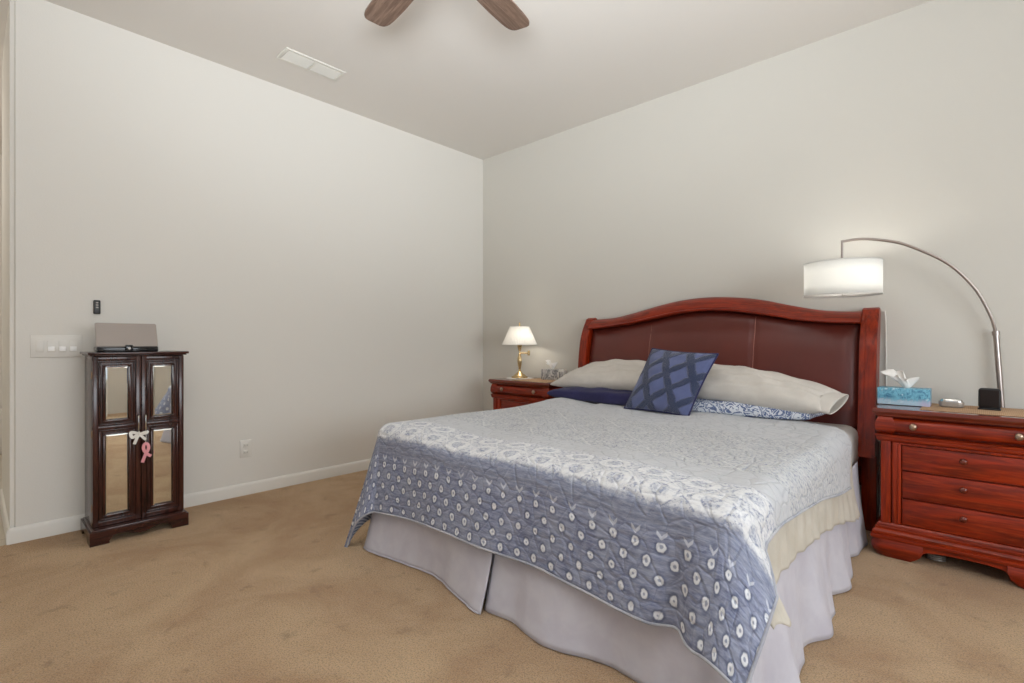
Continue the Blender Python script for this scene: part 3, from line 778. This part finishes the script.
# ------------------------------------------------------------------ pillows
def pillow_mesh(BLc, BRc, TRc, TLc, th, n=34, pinch=.06, flat=.0, wr=.008, seed=0, power=.5, open_end=False):
    """closed cushion from four corner points (front face towards the camera)"""
    BLc, BRc, TRc, TLc = map(Vector, (BLc, BRc, TRc, TLc))
    nrm = (BRc - BLc).cross(TLc - BLc).normalized()
    rnd = random.Random(seed); ph = [rnd.uniform(0, 6) for _ in range(6)]
    bm = bmesh.new(); L = bm.loops.layers.uv.verify(); S = {}
    for side in (1, -1):
        for j in range(n + 1):
            for i in range(n + 1):
                u, v = i / n, j / n
                # cosine spacing gives a finer rim
                cu, cv = (1 - math.cos(u * PI)) / 2, (1 - math.cos(v * PI)) / 2
                eu, ev = 1 - (2 * cu - 1) ** 2, 1 - (2 * cv - 1) ** 2
                pu = cu + (.5 - cu) * pinch * ev * 1.0 if True else cu
                pv = cv + (.5 - cv) * pinch * eu
                # edges bow inwards a little between corners
                p = BLc.lerp(BRc, pu).lerp(TLc.lerp(TRc, pu), pv)
                h = th / 2 * (eu * ev) ** power
                h *= 1 + .12 * math.sin(cu * 7 + ph[0]) * math.sin(cv * 5 + ph[1]) * eu * ev
                wrk = wr * (math.sin(cu * 23 + cv * 11 + ph[2]) + math.sin(cv * 29 - cu * 9 + ph[3])) * (eu * ev) ** .4 * .5
                edge = i in (0, n) or j in (0, n)
                key = (i, j, 0 if edge else side)
                if key not in S: S[key] = (bm.verts.new(p + nrm * (0 if edge else side * (h + wrk))), (cu, cv))
    for side in (1, -1):
        for j in range(n):
            for i in range(n):
                ks = [(i, j), (i + 1, j), (i + 1, j + 1), (i, j + 1)]
                if side < 0: ks = ks[::-1]
                vs = []
                for a, b in ks: vs.append(S[(a, b, 0 if (a in (0, n) or b in (0, n)) else side)])
                f = bm.faces.new([v[0] for v in vs])
                for lp, v in zip(f.loops, vs): lp[L].uv = v[1]
    return bm
def seam_loop(BLc, BRc, TRc, TLc, pinch, n=24):
    c = list(map(Vector, (BLc, BRc, TRc, TLc))); out = []
    for k in range(4):
        a, b = c[k], c[(k + 1) % 4]; o1, o2 = c[(k + 3) % 4], c[(k + 2) % 4]
        for i in range(n):
            u = i / n; cu = (1 - math.cos(u * PI)) / 2; eu = 1 - (2 * cu - 1) ** 2
            p = a.lerp(b, cu); inn = o1.lerp(o2, cu); out.append(p.lerp(inn, .5 * pinch * eu))
    out.append(out[0]); return out
def pillow(name, label, cat, cs, th, mat, **k):
    o = link(name, pillow_mesh(*cs, th, **k), mat, None, 180, uv=True); tag(o, label, cat, None); return o
# lower pair, lying flat under the ivory pillows
pillow('pillow', 'navy blue pillow lying under the left ivory pillow', 'pillow',
       ((-2.48, 3.06, .712), (-1.60, 3.04, .712), (-1.56, 3.46, .72), (-2.42, 3.48, .72)), .13, 'navy', seed=2, wr=.010, power=.27)
pillow('pillow', 'blue and white foliage print pillow under the right ivory pillow', 'pillow',
       ((-1.46, 3.06, .706), (-.68, 3.12, .704), (-.62, 3.48, .72), (-1.46, 3.48, .72)), .115, 'print', seed=3, wr=.008, power=.27)
pl = pillow('pillow', 'ivory king pillow leaning on the left half of the headboard', 'pillow',
       ((-2.53, 3.16, .770), (-1.60, 3.12, .800), (-1.58, 3.47, .930), (-2.34, 3.50, .925)), .19, 'pillow', seed=4, wr=.012, power=.40, pinch=.05)
pr = pillow('pillow', 'ivory king pillow leaning on the right half of the headboard', 'pillow',
       ((-1.46, 3.12, .795), (-.62, 3.09, .745), (-.57, 3.34, .825), (-1.42, 3.46, .955)), .20, 'pillow', seed=6, wr=.014, power=.40, pinch=.05)
# open flange of the right pillowcase
bm = bmesh.new(); grid = []
c0 = Vector((-.62, 3.09, .745)); c1 = Vector((-.57, 3.34, .825)); ax = (c1 - c0); nrm = Vector((0, -.45, .89)); out = Vector((1, -.02, -.10)).normalized()
for i in range(9):
    f = i / 8; row = []
    for k in range(33):
        a = 2 * PI * k / 32; m_ = c0.lerp(c1, .5) - Vector((.055, 0, 0))
        row.append(tuple(m_ + ax * .46 * math.cos(a) * (1 + .05 * f) + nrm * (.042 - .014 * f) * math.sin(a) + out * (.01 + .080 * f)))
    grid.append(row)
sheet(bm, grid); fl = link('pillowcase_opening', bm, 'pillow', pr, 180); solidify(fl, .003, 0)

# square tufted cushion
cs = ((-1.745, 2.975, .668), (-1.285, 2.935, .664), (-1.170, 3.10, 1.040), (-1.620, 3.13, 1.068))
cu = link('throw_cushion', pillow_mesh(*cs, .17, pinch=.05, seed=9, wr=.005, power=.5), 'cushion', None, 180, uv=True)
tag(cu, 'square blue throw cushion with tufted diamond lattice standing on the bed', 'cushion')
bm = bmesh.new(); tube(bm, seam_loop(*cs, .05), .006, 6); link('cushion_piping', bm, 'navy', cu, 180)

# ------------------------------------------------------------------ nightstands
def nightstand(label):
    """local origin: centre of front face at floor; front towards -y"""
    t = thing('nightstand', label, 'nightstand')
    hw, dp = .335, .43
    bm = bmesh.new(); box(bm, -hw + .02, hw - .02, .034, dp, .10, .715)
    link('nightstand_body', bm, 'cherry_z', t)
    bm = bmesh.new(); rings(bm, [(.002, .712), (.008, .716), (.010, .722), (.018, .728), (.022, .735), (.020, .744), (.014, .750)], -hw, hw, 0, dp, back=False)
    link('nightstand_top', bm, 'cherry_top', t, 30)
    # frieze: bulging corner blocks and a long shallow drawer
    for s in (-1, 1):
        bm = bmesh.new(); x0, x1 = (-hw, -hw + .062) if s < 0 else (hw - .062, hw)
        rings(bm, [(-.004, .632), (.006, .640), (.011, .655), (.010, .680), (.004, .700), (-.002, .712)], x0, x1, .004, .30, back=False)
        link('corner_block', bm, 'cherry', t, 60)
    bm = bmesh.new(); rings(bm, [(-.002, .640), (.006, .646), (.010, .660), (.009, .682), (.003, .700), (-.003, .706)], -hw + .066, hw - .066, .004, .1, back=False)
    fd = link('frieze_drawer', bm, 'cherry', t, 60)
    def knob(x, z, y, par, mt='knob'):
        bm = bmesh.new(); lathe(bm, [(0, 0), (.007, 0), (.0055, .006), (.006, .010), (.0135, .014), (.016, .019), (.013, .025), (.006, .028), (0, .029)], seg=20)
        bmesh.ops.rotate(bm, matrix=Matrix.Rotation(R_(90), 3, 'X'), verts=bm.verts); bmesh.ops.translate(bm, vec=(x, y, z), verts=bm.verts)
        link('knob', bm, mt, par, 60)
    for x in (-.188, .188): knob(x, .676, -.004, fd)
    bm = bmesh.new(); rings(bm, [(-.004, .596), (.002, .600), (.007, .608), (.006, .616), (.010, .622), (.010, .628), (-.002, .632)], -hw, hw, .006, dp, back=False)
    link('waist_moulding', bm, 'cherry', t, 40)
    # stiles framing the three drawers
    bm = bmesh.new(); xi = .245
    for s in (-1, 1):
        a, b = sorted((s * (hw - .012), s * (xi + .036)))
        box(bm, a, b, .006, .06, .168, .598, bev=.003)
        a, b = sorted((s * (xi + .031), s * xi)); box(bm, a, b, .012, .06, .168, .598, bev=.003)
        a, b = sorted((s * (xi + .008), s * (xi - .006))); box(bm, a, b, .005, .03, .178, .590, bev=.004)
    box(bm, -xi, xi, .010, .06, .585, .598, bev=.002); box(bm, -xi, xi, .010, .06, .165, .176, bev=.002)
    link('front_frame', bm, 'cherry_z', t)
    for z0, z1 in ((.459, .582), (.317, .451), (.179, .309)):
        d = link('drawer', B(-xi + .010, xi - .010, .014, .05, z0, z1, bev=.003), 'cherry', t)
        knob(0, (z0 + z1) / 2 + .02, .012, d, 'cherry_top')
    # plinth mouldings and bracket feet
    bm = bmesh.new(); rings(bm, [(.0, .090), (.026, .094), (.030, .102), (.028, .112), (.020, .116), (.022, .130), (.016, .138), (.010, .142), (.012, .152), (.004, .158), (.004, .164), (-.004, .174)], -hw, hw, .004, dp, back=False)
    link('plinth_moulding', bm, 'cherry', t, 40)
    bm = bmesh.new()
    pts = [(-hw + .02, .10), (-hw + .02, .05)]
    for i in range(21):
        u = i / 20; x = (-hw + .18) + (2 * hw - .36) * u; s = abs(2 * u - 1); pts.append((x, .052 + .022 * math.sqrt(max(0, 1 - s ** 3))))
    pts += [(hw - .02, .05), (hw - .02, .10)]
    extrude_poly(bm, pts, 'y', -.012, .012, bev=.001)
    link('apron', bm, 'cherry', t)
    for sx in (-1, 1):
        for yy in (0, 1):
            x0, x1 = (-hw, -hw + .185) if sx < 0 else (hw - .185, hw); y0, y1 = (.004, .135) if not yy else (dp - .12, dp - .02)
            bm = bmesh.new(); n = 9; lay = []
            for z, o, inn in ((0, .010, .05), (.012, .018, .035), (.035, .031, .012), (.060, .033, 0), (.080, .028, 0), (.099, .022, 0)):
                # outer corner rounded, inner corner tapering
                a0 = x0 - o if sx < 0 else x1 + o; a1 = x1 - inn if sx < 0 else x0 + inn; b0 = y0 - (o if not yy else 0); b1 = y1 - inn
                r = .055; loop = []
                ctr = (a0 + (r if sx < 0 else -r), b0 + r)
                for i in range(n):
                    an = PI + (PI / 2) * i / (n - 1)
                    px = ctr[0] + (r * math.cos(an) if sx < 0 else -r * math.cos(an)); loop.append((px, ctr[1] + r * math.sin(an)))
                loop += [(a1, b0), (a1, b1), (a0, b1)]
                lay.append([bm.verts.new((*p, z)) for p in loop])
            for a, b in zip(lay, lay[1:]):
                for i in range(len(a)): bm.faces.new((a[i], a[(i + 1) % len(a)], b[(i + 1) % len(a)], b[i]))
            bm.faces.new(lay[0]); bm.faces.new(lay[-1])
            link('foot', bm, 'cherry', t, 50)
    def stretch(o):
        for c in o.children:
            for v in c.data.vertices:
                if v.co.z > .59: v.co.z = .59 + (v.co.z - .59) * 1.125
            stretch(c)
    stretch(t)
    return t
ns = nightstand('cherry wood nightstand right of the bed, with tissue box and arc lamp behind')
ns.location = (-.058, 3.24, 0)
ns2 = copy_tree(ns); ns2.location = (-2.955, 3.255, 0); ns2['label'] = 'cherry wood nightstand in the corner left of the bed, under the small brass lamp'
NT_ = .7705
# ------------------------------------------------------------------ on the right nightstand
t = thing('tissue_box', 'blue painted tissue box on the right nightstand beside the headboard', 'tissue box', (-.418, 3.43, NT_), 0)
bx = link('carton', B(0, .226, 0, .115, .002, .093, bev=.002), 'tissuebox', t)
def tissue(cx, cy, z, sc, parent, seed):
    rnd = random.Random(seed); bm = bmesh.new(); grid = []
    n, m = 26, 14
    for j in range(m + 1):
        v = j / m; row = []
        for i in range(n + 1):
            a = 2 * PI * i / n
            rad = (.008 + .034 * v ** .8) * (1 + .38 * math.sin(3 * a + seed + v * 2) * v + .2 * math.sin(7 * a + 2) * v)
            fold = 1 + .45 * math.sin(4 * a + seed) * v
            row.append((cx + sc * (rad * 1.15 * fold * math.cos(a) - .030 * v * v), cy + sc * rad * .8 * fold * math.sin(a), z + sc * (.072 * v * (1 + .30 * math.cos(a - 2.6) * v) + .012 * v * math.sin(4 * a + seed + 1))))
        grid.append(row)
    sheet(bm, grid); o = link('tissue', bm, 'tissue', parent, 180); solidify(o, .001, 0)
tissue(.125, .057, .090, 1.0, t, 1)
rn = link('table_runner', B(-.225, .262, 3.285, 3.655, NT_, NT_ + .002, bev=.0006), 'runner', None)
tag(rn, 'tan woven runner spread across the right nightstand', 'table runner')
t = thing('travel_clock', 'small silver oval gadget on the right nightstand beside the tissue box', 'clock', (-.110, 3.50, NT_ + .0025))
bm = bmesh.new()
def superell(bm, w, d, prof, n=32):
    rows = []
    for s, z in prof: rows.append([bm.verts.new((w * s * math.copysign(abs(math.cos(2 * PI * i / n)) ** .6, math.cos(2 * PI * i / n)), d * s * math.copysign(abs(math.sin(2 * PI * i / n)) ** .7, math.sin(2 * PI * i / n)), z)) for i in range(n)])
    for a, b in zip(rows, rows[1:]):
        for i in range(n): bm.faces.new((a[i], a[(i + 1) % n], b[(i + 1) % n], b[i]))
    bm.faces.new(rows[0][::-1]); bm.faces.new(rows[-1])
superell(bm, .052, .030, [(.80, 0), (.95, .006), (1.0, .020), (.97, .030)]); link('case_base', bm, 'grey_plastic', t)
bm = bmesh.new(); superell(bm, .046, .027, [(1.0, .028), (.98, .036), (.88, .042), (.6, .045)]); link('case_lid', bm, 'silver', t)
t = thing('bedside_charger', 'upright black square gadget on the right nightstand in front of the lamp pole', 'gadget', (.035, 3.50, NT_ + .0025), R_(-4))
bm = bmesh.new(); box(bm, -.042, .042, -.018, .018, .004, .108, bev=.014, seg=4); bmesh.ops.rotate(bm, matrix=Matrix.Rotation(R_(-6), 3, 'X'), verts=bm.verts); link('charger_body', bm, 'black', t)
link('charger_base', B(-.043, .043, -.024, .026, 0, .008, bev=.003), 'blackgloss', t)
link('charger_screen', B(-.036, .036, -.0195, -.0175, .014, .098, bev=.0008), 'shade_gap', t).rotation_euler = (R_(-6), 0, 0)

# ------------------------------------------------------------------ arc floor lamp
t = thing('arc_floor_lamp', 'brushed metal arc floor lamp with lit white drum shade over the bed', 'floor lamp', (0, 0, 0))
def pole_pt(z): return (.062 + (1.155 - z) * .058, 3.700, z)
bm = bmesh.new(); lathe(bm, [(0, 0), (.15, 0), (.15, .018), (.146, .024), (.03, .030), (0, .030)], c=(.29, 3.585), seg=48)
base = link('lamp_base', bm, 'nickel', t)
bm = bmesh.new(); tube(bm, [(.125, 3.70, .02), pole_pt(.40), pole_pt(.80), pole_pt(1.16)], .0125, 16); link('pole', bm, 'nickel', t)
bm = bmesh.new(); tube(bm, [pole_pt(1.150), pole_pt(1.172)], .016, 16); link('collar', bm, 'nickel', t)
arcp = [pole_pt(1.14), (.054, 3.690, 1.20), (.039, 3.679, 1.258), (0, 3.658, 1.360), (-.039, 3.637, 1.430), (-.098, 3.605, 1.508), (-.159, 3.572, 1.564), (-.240, 3.528, 1.617), (-.323, 3.484, 1.660), (-.407, 3.438, 1.682), (-.493, 3.392, 1.692), (-.571, 3.350, 1.682)]
bm = bmesh.new(); tube(bm, spline(arcp, 6), .0078, 12); link('arc_arm', bm, 'nickel', t)
bm = bmesh.new(); lathe(bm, [(.006, 1.57), (.006, 1.688)], c=(-.571, 3.35), seg=12); lathe(bm, [(.0, 1.568), (.026, 1.568), (.026, 1.582), (.0, 1.582)], c=(-.571, 3.35), seg=24); link('shade_stem', bm, 'nickel', t)
SC = (-.571, 3.35)
bm = bmesh.new(); lathe(bm, [(.187, 1.378), (.187, 1.43), (.187, 1.50), (.187, 1.562)], c=SC, seg=64, uv=True, caps=False); sh = link('lamp_shade', bm, 'drum', t, 180); solidify(sh, .002, -1)
bm = bmesh.new(); lathe(bm, [(0, 1.384), (.184, 1.384)], c=SC, seg=64, caps=False); df = link('shade_diffuser', bm, 'diffuser', sh, 180); solidify(df, .002, 1)
for z in (1.379, 1.561):
    bm = bmesh.new(); tube(bm, [(SC[0] + .1875 * math.cos(2 * PI * i / 64), SC[1] + .1875 * math.sin(2 * PI * i / 64), z) for i in range(65)], .0025, 6); link('shade_rim', bm, 'drum', sh, 180)
bm = bmesh.new()
for k in range(3):
    a = 2 * PI * k / 3 + .4; tube(bm, [(SC[0], SC[1], 1.566), (SC[0] + .184 * math.cos(a), SC[1] + .184 * math.sin(a), 1.558)], .002, 6)
link('shade_spider', bm, 'nickel', t)
bm = bmesh.new(); lathe(bm, [(.0, 1.475), (.018, 1.482), (.028, 1.505), (.024, 1.53), (.014, 1.548), (.014, 1.568)], c=SC, seg=20); link('bulb_socket', bm, 'white_plastic', t)
def bulb(loc, power, col, rad=.03):
    d = bpy.data.lights.new('lamp_bulb', 'POINT'); d.energy = power; d.color = col; d.shadow_soft_size = rad
    o = bpy.data.objects.new('lamp_bulb', d); COL.objects.link(o); o.location = loc
bulb((SC[0] + .06, SC[1] - .02, 1.49), 1.7, (1, .96, .90)); bulb((SC[0] - .06, SC[1] + .02, 1.49), 1.7, (1, .96, .90))

# ------------------------------------------------------------------ small brass lamp, left nightstand
LC = (-3.165, 3.50)
t = thing('table_lamp', 'small brass swing arm table lamp with lit pleated cream shade in the corner', 'table lamp', (LC[0], LC[1], NT_ + .0035))
bm = bmesh.new(); lathe(bm, [(0, 0), (.074, 0), (.078, .006), (.076, .014), (.060, .020), (.052, .030), (.034, .040), (.022, .054), (.013, .062), (0, .062)], seg=40); link('lamp_base', bm, 'brass', t)
bm = bmesh.new(); lathe(bm, [(.010, .060), (.014, .070), (.010, .080), (.012, .095), (.019, .130), (.022, .165), (.018, .195), (.011, .215), (.013, .222), (.008, .230), (.008, .252), (.014, .258), (.014, .268), (.020, .290), (.024, .312), (.016, .318), (.014, .335)], seg=28); link('lamp_stem', bm, 'brass', t)
bm = bmesh.new(); tube(bm, [(0, 0, .232), (.035, .028, .232), (.066, .050, .232)], .0065, 10); lathe(bm, [(0, .210), (.011, .210), (.013, .232), (.011, .256), (0, .256)], c=(.068, .052), seg=16); link('swing_arm', bm, 'brass', t)
bm = bmesh.new(); rows = []; n = 240; L = bm.loops.layers.uv.verify()
for j in range(9):
    v = j / 8; r = .163 + (.090 - .163) * v; z = .312 + .168 * v
    rows.append([bm.verts.new(((r + .0022 * (1 if i % 4 < 2 else -1)) * math.cos(2 * PI * i / n), (r + .0022 * (1 if i % 4 < 2 else -1)) * math.sin(2 * PI * i / n), z)) for i in range(n)])
for a, b in zip(rows, rows[1:]):
    for i in range(n): bm.faces.new((a[i], a[(i + 1) % n], b[(i + 1) % n], b[i]))
sh = link('lamp_shade', bm, 'pleated', t, 180)
bm = bmesh.new(); tube(bm, [(.09 * math.cos(a), .09 * math.sin(a), .480) for a in [2 * PI * i / 40 for i in range(41)]], .003, 6); tube(bm, [(.164 * math.cos(a), .164 * math.sin(a), .312) for a in [2 * PI * i / 40 for i in range(41)]], .003, 6); link('shade_trim', bm, 'pleated', sh, 180)
bm = bmesh.new(); lathe(bm, [(.003, .45), (.004, .487), (.008, .495), (.005, .503), (.009, .510), (.003, .522), (0, .525)], seg=16); tube(bm, [(-.088, 0, .479), (0, 0, .487), (.088, 0, .479)], .002, 6); link('finial', bm, 'brass', t)
bm = bmesh.new(); lathe(bm, [(.014, .333), (.015, .35), (.024, .38), (.024, .41), (.012, .432), (0, .436)], seg=20); link('bulb_glass', bm, 'bright_white', t)
bulb((LC[0] + .035, LC[1] - .01, NT_ + .375), 1.3, (1, .92, .80), .022)

bm = bmesh.new()
n = 64; loop = [bm.verts.new((LC[0] + (.125 + .006 * math.cos(16 * 2 * PI * i / n)) * math.cos(2 * PI * i / n), LC[1] - .0 + (.125 + .006 * math.cos(16 * 2 * PI * i / n)) * math.sin(2 * PI * i / n), NT_)) for i in range(n)]
f = bm.faces.new(loop); ex = bmesh.ops.extrude_face_region(bm, geom=[f]); bmesh.ops.translate(bm, vec=(0, 0, .003), verts=[v for v in ex['geom'] if isinstance(v, bmesh.types.BMVert)])
tag(link('doily', bm, 'satin', None), 'round white lace doily under the small brass lamp', 'doily')
tag(link('table_runner', B(-3.02, -2.66, 3.27, 3.64, NT_, NT_ + .002, bev=.0006), 'runner', None), 'tan runner on the left nightstand beside the small lamp', 'table runner')
t = thing('tissue_box', 'grey patterned tissue box on the left nightstand beside the brass lamp', 'tissue box', (-2.905, 3.50, NT_ + .0025), R_(4))
link('carton', B(0, .185, 0, .115, 0, .093, bev=.002), 'greybox', t); tissue(.09, .057, .092, .8, t, 4)
t = thing('small_carton', 'small pale glassy box standing right of the grey tissue box', 'box', (-2.708, 3.50, NT_ + .0025), 0)
link('carton', B(0, .062, 0, .05, 0, .096, bev=.003), 'white_plastic', t); link('band', B(.008, .054, -.001, .003, .02, .078, bev=.0008), 'greybox', t)

# cable seen beside the headboard and coil under the nightstand
bm = bmesh.new(); tube(bm, spline([(-.418, 3.728, 1.30), (-.413, 3.730, 1.2), (-.411, 3.731, .9), (-.412, 3.731, .6), (-.41, 3.731, .03)], 5), .004, 8)
tag(link('power_cord', bm, 'white_plastic', None), 'pale cord running down the wall beside the right headboard post', 'cord')
bm = bmesh.new()
for k in range(3): tube(bm, [(-.165 + .035 * math.cos(a), 3.36 + .028 * math.sin(a), .008 + .010 * k) for a in [2 * PI * i / 24 for i in range(25)]], .005, 8)
tag(link('cable_coil', bm, 'grey_plastic', None), 'small grey coiled cable under the right nightstand', 'cable')
